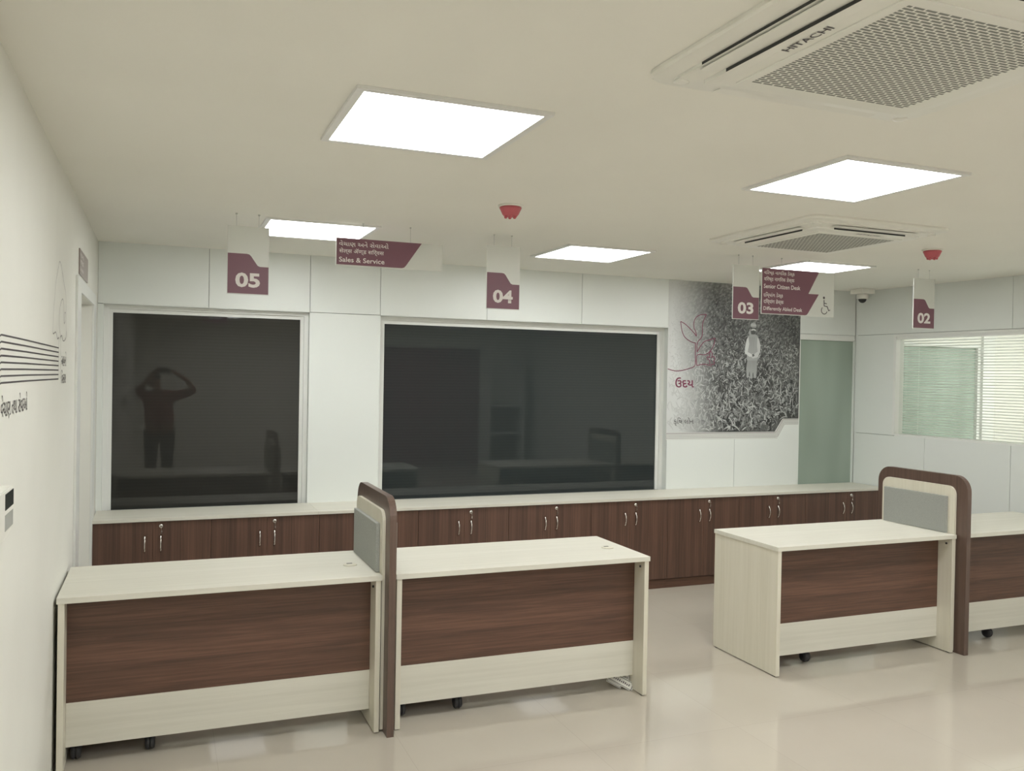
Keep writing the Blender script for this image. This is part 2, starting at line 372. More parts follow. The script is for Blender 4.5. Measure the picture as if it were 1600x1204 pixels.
def rsq(h, r, z, seg=6):
    out = []
    for qx, qy, a0 in ((1, 1, 0), (-1, 1, 90), (-1, -1, 180), (1, -1, 270)):
        for k in range(seg+1):
            a = math.radians(a0+90*k/seg); out.append((qx*(h-r)+r*math.cos(a), qy*(h-r)+r*math.sin(a), z))
    return out
def aircon(cx, cy, rot, label, nearlogo):
    """ceiling cassette: stepped housing, four louvre slots, grille with staggered slits"""
    root = thing('ceiling_air_conditioner', label, 'air conditioner', (cx, cy, H-.05))
    R = Matrix.Translation((cx, cy, 0)) @ Matrix.Rotation(rot, 4, 'Z')
    z = H
    rows = [(.484, .07, z-.0003), (.484, .07, z-.010), (.478, .066, z-.016), (.426, .03, z-.022), (.4255, .03, z-.030), (.364, .02, z-.036), (.3635, .02, z-.046), (.335, .015, z-.049), (.30, .012, z-.050)]
    bm = B(); rings = [[bm.verts.new(p) for p in rsq(*q)] for q in rows]
    for a, b in zip(rings, rings[1:]):
        for i in range(len(a)): bm.faces.new((a[i], a[(i+1) % len(a)], b[(i+1) % len(a)], b[i]))
    bm.faces.new(rings[-1]); bm.faces.new(rings[0][::-1])
    bmesh.ops.transform(bm, matrix=R, verts=bm.verts[:]); put('housing', bm, M['plastic'], root)
    for k in range(4):
        Q = R @ Matrix.Rotation(k*PI/2, 4, 'Z')
        bm = B(); box(bm, -.25, .25, -.3646, -.3634, z-.0455, z-.0368, mtx=Q)
        if nearlogo: box(bm, -.27, .27, -.4264, -.4252, z-.0296, z-.0223, mtx=Q)
        fl = put('louvre_gap_shade', bm, M['slot'], root)  # dark strips painting in the shade inside the louvre gaps
        bm = B(); box(bm, -.285, .285, -.42, -.37, z-.0375, z-.0352, .001, mtx=Q); put('louvre', bm, M['plastic'], root)
        bm = B(); lathe(bm, [(.022, 0), (.022, -.006), (.012, -.008)], (-.40, -.405, z-.028), 16); bmesh.ops.transform(bm, matrix=Q, verts=bm.verts[:]); put('corner_cap', bm, M['plastic'], root)
    bm = B(); box(bm, -.298, .298, -.298, .298, z-.054, z-.0495, .0015, mtx=R)
    gr = put('grille', bm, M['plastic'], root)
    bm = B(); nx, ny = 44, 15
    for i in range(nx):
        x = -.268+.536*(i+.5)/nx
        for j in range(ny+1):
            y0 = -.27+.54*(j-(.5 if i % 2 else 0))/ny; y1 = y0+.54/ny-.007
            y0, y1 = max(y0, -.27), min(y1, .27)
            if y1-y0 > .006: box(bm, x-.0034, x+.0034, y0, y1, z-.0546, z-.0538, mtx=R)
    put('grille_slits', bm, M['grille'], gr)  # slits drawn as grey bars on the grille face
    o = R @ Vector((-.06, -.318, z-.0505)); a = (R.to_3x3() @ Vector((1, 0, 0))); b = (R.to_3x3() @ Vector((0, -1, 0)))
    text('maker_lettering', 'HITACHI', M['ink'], root, o, a, b, wdt=.16, hgt=.023, bold=.01)
    return root
aircon(2.140, -4.79, -PI/2, 'large white ceiling cassette air conditioner nearest the camera', True)
aircon(3.975, -2.43, 0, 'white ceiling cassette air conditioner farther off, above the two-row desk sign', False)

def smoke(cx, cy, label):
    root = thing('smoke_detector', label, 'smoke detector', (cx, cy, H-.062))
    bm = B(); lathe(bm, [(.062, -.0003), (.062, -.006), (.056, -.009), (.02, -.009)], (cx, cy, H)); put('base_ring', bm, M['plastic'], root)
    bm = B(); lathe(bm, [(.053, -.009), (.056, -.014), (.052, -.022), (.042, -.044), (.034, -.054), (.026, -.056)], (cx, cy, H)); put('housing', bm, M['red'], root)
    bm = B()
    for k in range(6):
        a = k*PI/3+.26
        lathe(bm, [(.009, -.05), (.007, -.062), (.004, -.064)], (cx+.026*math.cos(a), cy+.026*math.sin(a), H), 10)
    lathe(bm, [(.010, -.054), (.010, -.060), (.004, -.062)], (cx, cy, H), 14); put('sensor_vents', bm, M['red'], root)
    return root
smoke(2.024, -2.393, 'red smoke detector in the middle of the ceiling, the one farther left')
smoke(4.985, -2.288, 'red smoke detector at the right, near the far air conditioner and dome camera')

cx, cy = 6.40, -.22
root = thing('security_camera', 'white dome security camera on the ceiling in the back right corner', 'security camera', (cx, cy, H-.12))
bm = B(); box(bm, cx-.075, cx+.075, cy-.075, cy+.075, H-.045, H-.0003, .004); put('mounting_box', bm, M['plastic'], root)
bm = B(); lathe(bm, [(.052, -.045), (.054, -.06), (.052, -.085), (.046, -.092), (.03, -.092)], (cx, cy, H)); put('dome_housing', bm, M['plastic'], root)
bm = B(); lathe(bm, [(.036*math.cos(t), -.090-.038*math.sin(t)) for t in [k*PI/2/7*.97 for k in range(8)]], (cx, cy, H)); put('lens_dome', bm, M['dark'], root)

# ------------------------------------------------------------------ hanging signs
SY = -1.52; X_, Z_ = Vector((1, 0, 0)), Vector((0, 0, 1))
def wires(root, xs, ztop):
    for x in xs:
        bm = B(); tube(bm, [(x, SY, ztop-.004), (x, SY, H-.0005)], .0012, 6); lathe(bm, [(.006, -.0004), (.006, -.006), (.002, -.008)], (x, SY, H), 10)
        put('hanging_wire', bm, M['steel'], root)
def num_outline(x0, x1, z0):
    wd = x1-x0; k = wd/.216
    pts = [(x0, z0), (x1, z0), (x1, z0+.150)]
    pts += [(x0+.170*k+.0, z0+.150), (x0+.158*k, z0+.155), (x0+.150*k, z0+.166), (x0+.122*k, z0+.206), (x0+.113*k, z0+.214), (x0+.100*k, z0+.217)]
    pts += [(x0, z0+.217)]
    return pts
def number_sign(s, x0, x1, z0, z1, label):
    root = thing('counter_number_sign', label, 'sign', ((x0+x1)/2, SY, z0))
    bm = B(); box(bm, x0, x1, SY-.003, SY+.003, z0, z1); put('sign_board', bm, M['signwhite'], root)
    for side in (-1, 1):
        a = SY+side*.0031; b = SY+side*.0037
        o = num_outline(x0+.002, x1-.002, z0+.004)
        if side > 0: o = [(x0+x1-p[0], p[1]) for p in o]
        bm = B(); prism(bm, o, a, b); put('maroon_field', bm, M['maroon'], root)
        if side < 0: text('number', s, M['letter'], root, (x0+.042, SY-.0040, z0+.038), X_, Z_, wdt=.130, hgt=.080, bold=.034)
        else: text('number', s, M['letter'], root, (x1-.042, SY+.0040, z0+.038), -X_, Z_, wdt=.130, hgt=.080, bold=.034)
    wires(root, (x0+.045, x1-.055), z1)
number_sign('05', .727, .945, 2.122, 2.492, 'hanging white and maroon board numbered 05, leftmost of the numbered signs')
number_sign('04', 2.222, 2.438, 2.108, 2.492, 'hanging white and maroon board numbered 04 below the middle red detector')
number_sign('03', 4.012, 4.230, 2.119, 2.492, 'hanging white and maroon board numbered 03 beside the two-row desk sign')
number_sign('02', 5.645, 5.856, 2.116, 2.492, 'hanging white and maroon board numbered 02, rightmost of the numbered signs')
def para(x0, z0, z1, e, tipx):
    return [(x0, z0), (tipx-.118, z0), (tipx-.104, z0+.004), (tipx-.094, z0+.014), (tipx, z1), (x0, z1)]
def lines(root, rows, x, right=X_, y=SY-.0040):
    for s, z, wdt, hgt, b in rows: text('sign_lettering', s, M['letter'], root, (x, y, z), right, Z_, wdt=wdt, hgt=hgt, bold=b)
root = thing('hanging_sign', 'hanging maroon and white board lettered Sales & Service', 'sign', (1.62, SY, 2.316))
x0, x1, z0, z1 = 1.311, 1.938, 2.316, 2.470
bm = B(); box(bm, x0, x1, SY-.003, SY+.003, z0-.002, z1); put('sign_board', bm, M['signwhite'], root)
bm = B(); prism(bm, para(x0+.004, z0+.003, z1, 0, 1.812), SY-.0037, SY-.0031); put('maroon_field', bm, M['maroon'], root)
bm = B(); prism(bm, [(x0+x1-p[0], p[1]) for p in para(x0+.004, z0+.003, z1, 0, 1.812)], SY+.0031, SY+.0037); put('maroon_field', bm, M['maroon'], root)
rows = [('વેચાણ અને સેવાઓ', z0+.104, .285, .036, .006), ('सेल्स ॲण्ड सिर्वस', z0+.062, .258, .036, .006), ('Sales & Service', z0+.018, .262, .028, .01)]
lines(root, rows, x0+.018); lines(root, rows, x1-.018, -X_, SY+.0040)
wires(root, (1.465, 1.745), z1)
root = thing('hanging_sign', 'hanging two-row board lettered Senior Citizen Desk and Differently Abled Desk', 'sign', (4.57, SY, 2.166))
x0, x1, z0, z1 = 4.250, 4.886, 2.166, 2.482
bm = B(); box(bm, x0, x1, SY-.003, SY+.003, z0-.002, z1); put('sign_board', bm, M['signwhite'], root)
zm = (z0+z1)/2+.002
for side in (-1, 1):
    for za, zb in ((zm-.004, z1), (z0+.003, zm-.004)):
        pts = para(x0+.004, za, zb, 0, 4.748)
        if za > zm-.01: pts = [(x0+.004, za), (4.655, za), (4.748, zb), (x0+.004, zb)]
        if side > 0: pts = [(x0+x1-p[0], p[1]) for p in pts]
        bm = B(); prism(bm, pts, SY+side*.0031, SY+side*.0037); put('maroon_field', bm, M['maroon'], root)
rows = [('વિરષ્ઠ નાગિરક ડેસ્ક', z0+.266, .262, .038, .008), ('विरष्ठ नागिरक डेस्क', z0+.220, .262, .040, .008), ('Senior Citizen Desk', z0+.177, .315, .030, .012),
        ('દિવ્યાંગ ડેસ્ક', z0+.110, .165, .040, .008), ('दिव्यांग डेस्क', z0+.064, .172, .040, .008), ('Differently Abled Desk', z0+.017, .335, .034, .010)]
lines(root, rows, x0+.018); lines(root, rows, x1-.018, -X_, SY+.0040)
# wheelchair symbol
bm = B(); wx, wz = 4.800, 2.203
arc = [(wx+.026*math.cos(math.radians(a)), wz+.026*math.sin(math.radians(a))+.008) for a in range(130, 351, 12)]
ribbon(bm, arc, .006, SY-.0036)
ribbon(bm, [(wx-.004, wz+.082), (wx-.002, wz+.040), (wx+.026, wz+.036), (wx+.040, wz+.006), (wx+.053, wz+.014)], .008, SY-.0037)
ribbon(bm, [(wx-.003, wz+.060), (wx+.022, wz+.056)], .006, SY-.0038)
prism(bm, [(wx-.005+.009*math.cos(k*PI/8), wz+.098+.009*math.sin(k*PI/8)) for k in range(16)], SY-.0037, SY-.0031)
put('wheelchair_symbol', bm, M['ink'], root)
wires(root, (4.42, 4.66), z1)

# ------------------------------------------------------------------ farm mural on the back wall
PX0, PX1 = 4.458, 5.880
root = thing('wall_mural', 'black and white mural of a farmer in a crop field with a maroon plant emblem', 'mural', ((PX0+PX1)/2, 0, 1.18))
def botz(x): return 1.236 if x < 5.612 else (1.236+(x-5.612)/(.083)*(.119) if x < 5.695 else 1.355)
PY = -.0010
bm = B()
outl = [(PX0, 1.172), (5.640, 1.172), (5.722, 1.298), (PX1, 1.298), (PX1, H-.002), (PX0, H-.002)]
prism(bm, outl, PY, -.0002); put('mural_sheet', bm, M['signwhite'], root)
bm = B(); cl = bm.verts.layers.float_color.new('Col')
def vv(x, y, z, g):
    v = bm.verts.new((x, y, z)); v[cl] = (g*.985, g*1.01, g*.975, 1); return v
def white(x, z):
    """how far the print has faded to white at the left"""
    t = (x-PX0)/(PX1-PX0); zz = (z-1.18)/1.38
    e = .19+.10*math.sin(zz*5.0+1.0)-.14*max(0, zz-.75)
    return max(0.0, min(1.0, 1-(t-e*.35)/(.30)))
nx, nz = 96, 92
ztop = H-.003
def base(x, z):
    t = (x-PX0)/(PX1-PX0); zz = (z-1.18)/1.38
    g = .080+.15*max(0, zz-.40)+.03*math.sin(x*9+z*7)
    n = rnd.random()
    g *= (.55+.9*n) if zz < .55 else (.5+1.3*n*n)
    if zz > .9 and t < .6: g += .12*(zz-.9)*8
    wv = white(x, z)**1.25
    return max(.012, g)*(1-wv)+.62*wv
V = {}
for i in range(nx+1):
    for j in range(nz+1):
        x = PX0+.002+(PX1-PX0-.004)*i/nx; zb = botz(x); z = zb+(ztop-zb)*j/nz
        V[i, j] = vv(x, PY-.0004, z, base(x, z))
for i in range(nx):
    for j in range(nz): bm.faces.new((V[i, j], V[i+1, j], V[i+1, j+1], V[i, j+1]))
# leaves: many small curved strokes, growing in size towards the bottom
NL = 5200
for q in range(NL):
    u = q/NL; zz = 1.0-u**.92
    x = rnd.uniform(PX0+.02, PX1-.02); z = 1.24+(ztop-.03-1.24)*zz
    size = .011+.062*(1-zz)**1.5; wv = white(x, z)
    if rnd.random() < wv*.6: continue
    ln = size*rnd.uniform(.7, 1.7); a = rnd.uniform(.15, PI-.15); bend = rnd.uniform(-2.3, 2.3)
    gg = rnd.choice((.12, .20, .28, .38, .52)) if rnd.random() < .72 else .025
    if zz > .6: gg *= .75
    gg = gg*(1-wv)+.60*wv
    yy = PY-.0005-.0006*u
    n = 6; pts = [(x, z)]; aa = a
    for k in range(n):
        px, pz = pts[-1]; pts.append((px+math.cos(aa)*ln/n, pz+math.sin(aa)*ln/n)); aa += bend/n
    if min(p[1]-botz(p[0]) for p in pts) < .003 or max(p[1] for p in pts) > ztop or max(p[0] for p in pts) > PX1-.003 or min(p[0] for p in pts) < PX0+.003: continue
    wd = size*.085+.0008; prev = None
    for k, (px, pz) in enumerate(pts):
        j = min(k, n-1); tx, tz = pts[j+1][0]-pts[j][0], pts[j+1][1]-pts[j][1]; l = math.hypot(tx, tz); nx_, nz_ = -tz/l, tx/l
        ww = wd*math.sin(PI*(k+.35)/(n+.7)); cur = (vv(px+nx_*ww, yy, pz+nz_*ww, gg), vv(px-nx_*ww, yy, pz-nz_*ww, gg*.8))
        if prev: bm.faces.new((prev[0], cur[0], cur[1], prev[1]))
        prev = cur
mp_ = mat('printed photo', (.5, .5, .5), .5); at = N(mp_, 'ShaderNodeAttribute'); at.attribute_name = 'Col'
L(mp_, at.outputs['Color'], mp_.node_tree.nodes['Principled BSDF'].inputs['Base Color'])
put('field_print', bm, mp_, root)
# the farmer printed in the field
bm = B(); cl = bm.verts.layers.float_color.new('Col'); fx, fz, fy = 5.345, 1.99, PY-.0013
def poly(pts, g, dy=0, g2=None):
    vs = [vv(fx+p[0], fy-dy, fz+p[1], (g if g2 is None or p[1] > -.05 else g2)) for p in pts]; bm.faces.new(vs)
poly([(-.052, -.10), (.058, -.10), (.052, -.20), (.046, -.262), (.022, -.27), (.012, -.20), (.004, -.275), (-.018, -.27), (-.026, -.20), (-.040, -.27), (-.058, -.262), (-.062, -.18)], .42, 0, .36)
poly([(-.058, -.11), (.062, -.11), (.064, .0), (.070, .085), (.050, .118), (.018, .130), (-.012, .128), (-.050, .108), (-.066, .06), (-.060, -.02)], .36, .0001)
poly([(-.066, .075), (-.048, .104), (-.036, .04), (-.050, -.035), (-.008, -.052), (.012, -.046), (.010, -.072), (-.030, -.078), (-.082, -.045), (-.082, .0)], .62, .0002)
poly([(.070, .082), (.052, .10), (.050, .02), (.058, -.028), (.006, -.060), (-.012, -.078), (.006, -.092), (.062, -.078), (.086, -.03), (.088, .03)], .54, .0002)
poly([(-.004, -.055), (.014, -.048), (.026, -.066), (.004, -.078)], .12, .0003)
poly([(-.012, .125), (.022, .126), (.032, .15), (.036, .19), (.022, .205), (-.012, .206), (-.022, .185), (-.018, .148)], .09, .0003)
poly([(-.020, .168), (-.002, .176), (.018, .176), (.034, .168), (.034, .154), (.008, .163), (-.016, .156)], .52, .0004)
poly([(-.026, .196), (-.006, .187), (.034, .187), (.038, .200), (.030, .226), (.006, .234), (-.018, .226)], .40, .0005)
poly([(-.024, .214), (.036, .212), (.036, .206), (-.024, .207)], .62, .0006)
poly([(-.048, .14), (-.026, .18), (-.022, .15), (-.018, .125), (-.034, .112)], .36, .0002)
for k in range(7):
    xx = -.05+.016*k; poly([(xx, -.11), (xx+.005, -.11), (xx+.002, -.25)], .16, .0003)
for k in range(3): poly([(-.03+.022*k, .10), (-.026+.022*k, .10), (-.024+.016*k, -.03)], .22, .00015)
put('farmer_print', bm, mp_, root)
def sm(pts, n=5):
    """Catmull-Rom through pts"""
    P = [Vector(p) for p in pts]; out = []
    for i in range(len(P)-1):
        p0, p1, p2, p3 = P[max(i-1, 0)], P[i], P[i+1], P[min(i+2, len(P)-1)]
        for k in range(n):
            t = k/n; out.append(.5*((2*p1)+(p2-p0)*t+(2*p0-5*p1+4*p2-p3)*t*t+(-p0+3*p1-3*p2+p3)*t**3))
    return out+[P[-1]]
bm = B(); ey = PY-.0024
for pts in ([(4.461, 1.788), (4.53, 1.772), (4.60, 1.776), (4.67, 1.793), (4.736, 1.822), (4.738, 1.92), (4.738, 2.018)],
            [(4.738, 2.018), (4.69, 2.03), (4.63, 2.065), (4.598, 2.12), (4.582, 2.202)],
            [(4.582, 2.202), (4.63, 2.180), (4.69, 2.134), (4.728, 2.100), (4.747, 2.078)],
            [(4.747, 2.078), (4.742, 2.11), (4.722, 2.15), (4.718, 2.20), (4.742, 2.245), (4.785, 2.268), (4.846, 2.274)],
            [(4.846, 2.274), (4.822, 2.23), (4.806, 2.18), (4.808, 2.11), (4.798, 2.07), (4.757, 2.020), (4.757, 1.94)],
            [(4.757, 1.940), (4.785, 1.985), (4.83, 2.035), (4.88, 2.05), (4.940, 2.070)],
            [(4.940, 2.070), (4.930, 2.01), (4.895, 1.955), (4.84, 1.920), (4.757, 1.914), (4.757, 1.822)],
            [(4.757, 1.822), (4.80, 1.832), (4.85, 1.836), (4.887, 1.828), (4.887, 1.87), (4.862, 1.885), (4.868, 1.905), (4.888, 1.895), (4.884, 1.925), (4.898, 1.950), (4.915, 1.930), (4.908, 1.895)],
            [(4.908, 1.895), (4.935, 1.905), (4.940, 1.880), (4.925, 1.862), (4.940, 1.855), (4.935, 1.838), (4.905, 1.835), (4.905, 1.815)]):
    ribbon(bm, sm(pts), .0068, ey)
put('plant_emblem', bm, M['maroonink'], root)
text('mural_title', 'ઉદય', M['maroonink'], root, (4.540, ey, 1.628), X_, Z_, wdt=.190, hgt=.088, bold=.02)
text('mural_caption', 'કૃિષ લોન', M['ink'], root, (4.530, ey, 1.296), X_, Z_, wdt=.205, hgt=.070, bold=.0)
bm = B()
for k, wdt in enumerate((.0050, .0026, .0026, .0026)):
    o = .0135*k+.008; ribbon(bm, [(PX0+.002, 1.236-o), (5.608+.25*o, 1.236-o), (5.626+.45*o, 1.244-o), (5.695+.45*o, 1.348-o), (5.712+.3*o, 1.355-o), (PX1-.002, 1.355-o)], wdt, PY-.0006)
put('border_stripes', bm, M['greyink'], root)

# ------------------------------------------------------------------ left wall graphics, plate and door sign
root = thing('wall_graphic', 'line drawing of a leafy tree with slanted stripes and lettering on the left wall', 'wall graphic', (0, -2.6, 1.55))
bm = B(); gx = .0010
for k in range(8):
    z0 = 1.791-.0187*k; z1 = 1.788-.0187*k
    ribbon(bm, [(-4.12, z0-.10-.0*k), (-3.80, z0-.006), (-3.765, z0), (-3.3, z0), (-2.349, z1)], .0052, gx, 'x')
put('stripes', bm, M['ink'], root)
bm = B()
ribbon(bm, sm([(-2.36, 1.655), (-2.352, 1.79), (-2.35, 1.83), (-2.40, 1.825), (-2.47, 1.85), (-2.565, 1.842), (-2.560, 1.90), (-2.545, 1.95), (-2.520, 1.985), (-2.50, 2.03), (-2.47, 2.065), (-2.44, 2.09), (-2.40, 2.12), (-2.351, 2.152), (-2.29, 2.14), (-2.25, 2.12), (-2.205, 2.10), (-2.16, 2.07), (-2.10, 2.045), (-2.07, 2.0), (-2.06, 1.93), (-2.055, 1.85)]), .0042, gx, 'x')
ribbon(bm, sm([(-2.275, 1.655), (-2.275, 1.79), (-2.285, 1.835), (-2.33, 1.87), (-2.345, 1.91), (-2.325, 1.955), (-2.27, 1.99), (-2.215, 2.004), (-2.17, 1.985), (-2.16, 1.94), (-2.15, 1.90), (-2.13, 1.945), (-2.09, 1.95), (-2.10, 1.915), (-2.14, 1.90)]), .0042, gx, 'x')
ribbon(bm, sm([(-2.285, 1.835), (-2.24, 1.845), (-2.19, 1.826), (-2.13, 1.825), (-2.06, 1.843), (-2.05, 1.87)]), .0042, gx, 'x')
put('tree_outline', bm, M['inkthin'], root)
Y_ = Vector((0, 1, 0))
text('lettering', 'આપનો', M['ink'], root, (gx+.0002, -2.235, 1.712), Y_, Z_, wdt=.195, hgt=.066)
text('lettering', 'િવકાસ', M['ink'], root, (gx+.0002, -2.235, 1.636), Y_, Z_, wdt=.185, hgt=.060)
text('lettering', 'વેચાણ તથા સેવાઓ', M['ink'], root, (gx+.0002, -3.76, 1.556), Y_, Z_, wdt=.50, hgt=.070)

root = thing('door_sign', 'small taupe plate on the left wall above the doorway', 'sign', (0, -1.19, 2.19))
bm = B(); box(bm, .0005, .006, -1.455, -.925, 2.192, 2.325); put('sign_plate', bm, M['signplate'], root)
for k, (s, wd) in enumerate((('શાખા', .20), ('शाखा', .20), ('Branch', .20))): text('sign_lettering', s, M['letter'], root, (.0065, -1.43, 2.285-.036*k), Y_, Z_, wdt=wd, hgt=.022)

root = thing('access_terminal', 'white wall-mounted access terminal with a dark screen at the left edge', 'terminal', (0, -3.9, 1.27))
prof = [(-4.02, 1.39), (-3.812, 1.387), (-3.808, 1.30), (-3.822, 1.283), (-3.87, 1.268), (-3.96, 1.262), (-4.02, 1.27)]
bm = B(); prism(bm, prof, .001, .040, 'x'); bmesh.ops.bevel(bm, geom=bm.edges[:], offset=.003, segments=2, affect='EDGES'); put('terminal_body', bm, M['plastic'], root)
bm = B(); box(bm, .0395, .0412, -3.945, -3.816, 1.338, 1.380, .0005); put('screen', bm, M['screen'], root)
bm = B(); box(bm, .0395, .0409, -3.945, -3.82, 1.285, 1.326, .0004); put('finger_reader', bm, M['devgrey'], root)

# ------------------------------------------------------------------ storage cabinets along the back wall
def cabinet(x0, x1, seam, label, hidden_handles=False):
    root = thing('storage_cabinet', label, 'cabinet', ((x0+x1)/2, -.2, 0), 'walnut storage cabinets under the long counter')
    yf = CF+.012
    bm = B(); box(bm, x0+.0008, x1-.0008, yf+.020, -.002, .075, CT-.0215); box(bm, x0+.0008, x1-.0008, yf+.022, -.02, 0, .075); put('carcass', bm, M['brown_v'], root)
    bm = B(); box(bm, x0+.0008, x1-.0008, yf+.012, yf+.0215, 0.001, .072); put('plinth', bm, M['brown_h'], root)
    for k, (a, b) in enumerate(((x0+.0015, seam-.001), (seam+.001, x1-.0015))):
        bm = B(); box(bm, a, b, yf, yf+.0185, .078, CT-.0235, .0008); d = put('door', bm, M['brown_v'], root)
        hx = seam-.048 if k == 0 else seam+.048
        bm = B(); pts = []; tp = []
        for i in range(13):
            t = i/12; pts.append((hx, yf-.001-.026*math.sin(PI*t)**.7, .527+.106*t)); tp.append(1.25-.45*math.sin(PI*t))
        tube(bm, pts, .0048, 8, tp); put('handle', bm, M['chrome'], d)
        if k == 1:
            bm = B(); lz = CT-.053
            ring = [(.013, 0), (.013, .005), (.010, .008), (.003, .008)]
            lathe(bm, ring, (0, 0, 0), 18); bmesh.ops.transform(bm, matrix=Matrix.Translation((hx, yf-.0002, lz)) @ Matrix.Rotation(PI/2, 4, 'X'), verts=bm.verts[:])
            lk = put('lock', bm, M['chrome'], d)
    # key hanging in the lock of the right-hand door
            bm = B(); box(bm, hx-.001, hx+.001, yf-.024, yf-.008, lz-.006, lz+.006); tube(bm, [(hx, yf-.022, lz-.004), (hx+.003, yf-.019, lz-.020), (hx+.004, yf-.015, lz-.030)], .0012, 6)
            box(bm, hx+.001, hx+.008, yf-.016, yf-.0135, lz-.046, lz-.030, .001); put('key', bm, M['chrome'], d)
    return root
cabs = [(.010, .722, .365, 'walnut storage cabinet at the left end of the counter, beside the doorway'),
        (.722, 1.430, 1.080, 'second walnut storage cabinet from the left wall'),
        (1.430, 2.137, 1.785, 'walnut storage cabinet mostly hidden behind the left desk divider'),
        (2.137, 2.840, 2.490, 'first full walnut storage cabinet to the right of the left desk divider'),
        (2.840, 3.535, 3.186, 'walnut storage cabinet behind the middle of the second desk from the left'),
        (3.535, 4.232, 3.882, 'walnut storage cabinet behind the right end of the second desk, plinth in sight'),
        (4.232, 4.930, 4.581, 'walnut storage cabinet in the gap between the two desk pairs, below the mural'),
        (4.930, 5.630, 5.281, 'walnut storage cabinet behind the left end of the third desk'),
        (5.630, 6.530, 6.088, 'last walnut storage cabinet, below the frosted glass')]
for c_ in cabs: cabinet(*c_)
for a, b, lab in ((.008, 1.4185, 'short cream laminate counter top at the left, below the left window'), (1.4195, 6.533, 'long cream laminate counter top running below the wide window and mural')):
    bm = B(); box(bm, a, b, CF, -.0005, CT-.021, CT, .0015); tag(put('worktop', bm, M['cream_h']), lab, 'worktop')

# ------------------------------------------------------------------ desks
TZ = .75
def desk(x0, x1, label, left=True, grommet=None, rec=.11):
    root = thing('desk', label, 'desk', ((x0+x1)/2, (yF+yB)/2, 0), 'cream and walnut staff desks')
    bm = B(); box(bm, x0, x1, yF, yB, TZ-.025, TZ, .0016); put('desk_top', bm, M['cream_h'], root)
    lt = .025
    for a in (x0+.005, x1-.005-lt):
        bm = B(); box(bm, a, a+lt, yF+.006, yB-.004, .006, TZ-.0255, .001); lg = put('side_panel', bm, M['cream_v'], root)
        bm = B()
        for y in (yF+.03, yB-.03): box(bm, a+.004, a+lt-.004, y-.012, y+.012, 0, .0058)
        put('foot_pad', bm, M['dark'], lg)
    a, b = x0+.005+lt+.0005, x1-.005-lt-.0005
    bm = B(); box(bm, a, b, yF+rec+.002, yF+rec+.018, .272, TZ-.0255); put('modesty_panel', bm, M['brown_h'], root)
    bm = B(); box(bm, a, b, yF+rec, yF+rec+.018, .082, .2715, .0008); put('kick_panel', bm, M['cream_h'], root)
    bm = B(); lathe(bm, [(.006, 0), (.006, .006), (.003, .008)], (0, 0, 0), 12)
    bmesh.ops.transform(bm, matrix=Matrix.Translation((b+.0003, yF+.048, .690)) @ Matrix.Rotation(-PI/2, 4, 'Y'), verts=bm.verts[:]); put('cam_screw', bm, M['dark'], root)
    if grommet:
        gx_, gy = grommet
        bm = B(); lathe(bm, [(.034, 0), (.034, .0025), (.031, .004), (.005, .004)], (gx_, gy, TZ+.0002), 28); g = put('cable_grommet', bm, M['cream_v'], root)
        bm = B(); box(bm, gx_-.014, gx_+.014, gy+.010, gy+.024, TZ+.0043, TZ+.0048); put('grommet_slot', bm, M['dark'], g)
    return root
desk(.012, 1.385, 'cream and walnut desk at the far left, touching the left wall', grommet=(1.285, -2.175))
desk(1.452, 2.8434, 'cream and walnut desk right of the left divider, its right end free', grommet=(2.735, -2.165))
desk(3.686, 5.072, 'cream and walnut desk left of the right-hand divider, its cream left end in full view')
desk(5.140, 6.36, 'cream and walnut desk cut off by the right edge of the photo')

def arch(y0, y1, z0, z1, r, n=8):
    pts = [(y0, z0), (y1, z0)]
    pts += [(y1-r+r*math.cos(math.radians(90*k/n)), z1-r+r*math.sin(math.radians(90*k/n))) for k in range(n+1)]
    pts += [(y0+r-r*math.sin(math.radians(90*k/n)), z1-r+r*math.cos(math.radians(90*k/n))) for k in range(n+1)]
    return pts
def divider(x0, x1, label):
    """x0..x1: the gap between two desks"""
    root = thing('desk_divider', label, 'divider', ((x0+x1)/2, -2.15, 0), 'rounded desk dividers')
    c0, c1 = x0+.0165, x1-.0165
    bm = B(); prism(bm, arch(-2.505, -1.775, 0, 1.122, .10), c0, c1, 'x'); put('frame_board', bm, M['brown_d'], root)
    for a, b in ((x0+.001, c0-.0003), (c1+.0003, x1-.001)):
        bm = B(); prism(bm, arch(-2.425, -1.830, .010, 1.052, .055), a, b, 'x'); put('side_board', bm, M['cream_v'], root)
    for a, b in ((x0-.019, x0+.0007), (x1-.0007, x1+.019)):
        bm = B(); box(bm, a, b, -2.375, -1.862, .7515, .985, .003); put('pinboard', bm, M['fabric'], root)
    return root
divider(1.3855, 1.4515, 'tall rounded walnut and cream divider between the two left desks')
divider(5.0725, 5.1395, 'tall rounded walnut and cream divider between the two right desks')

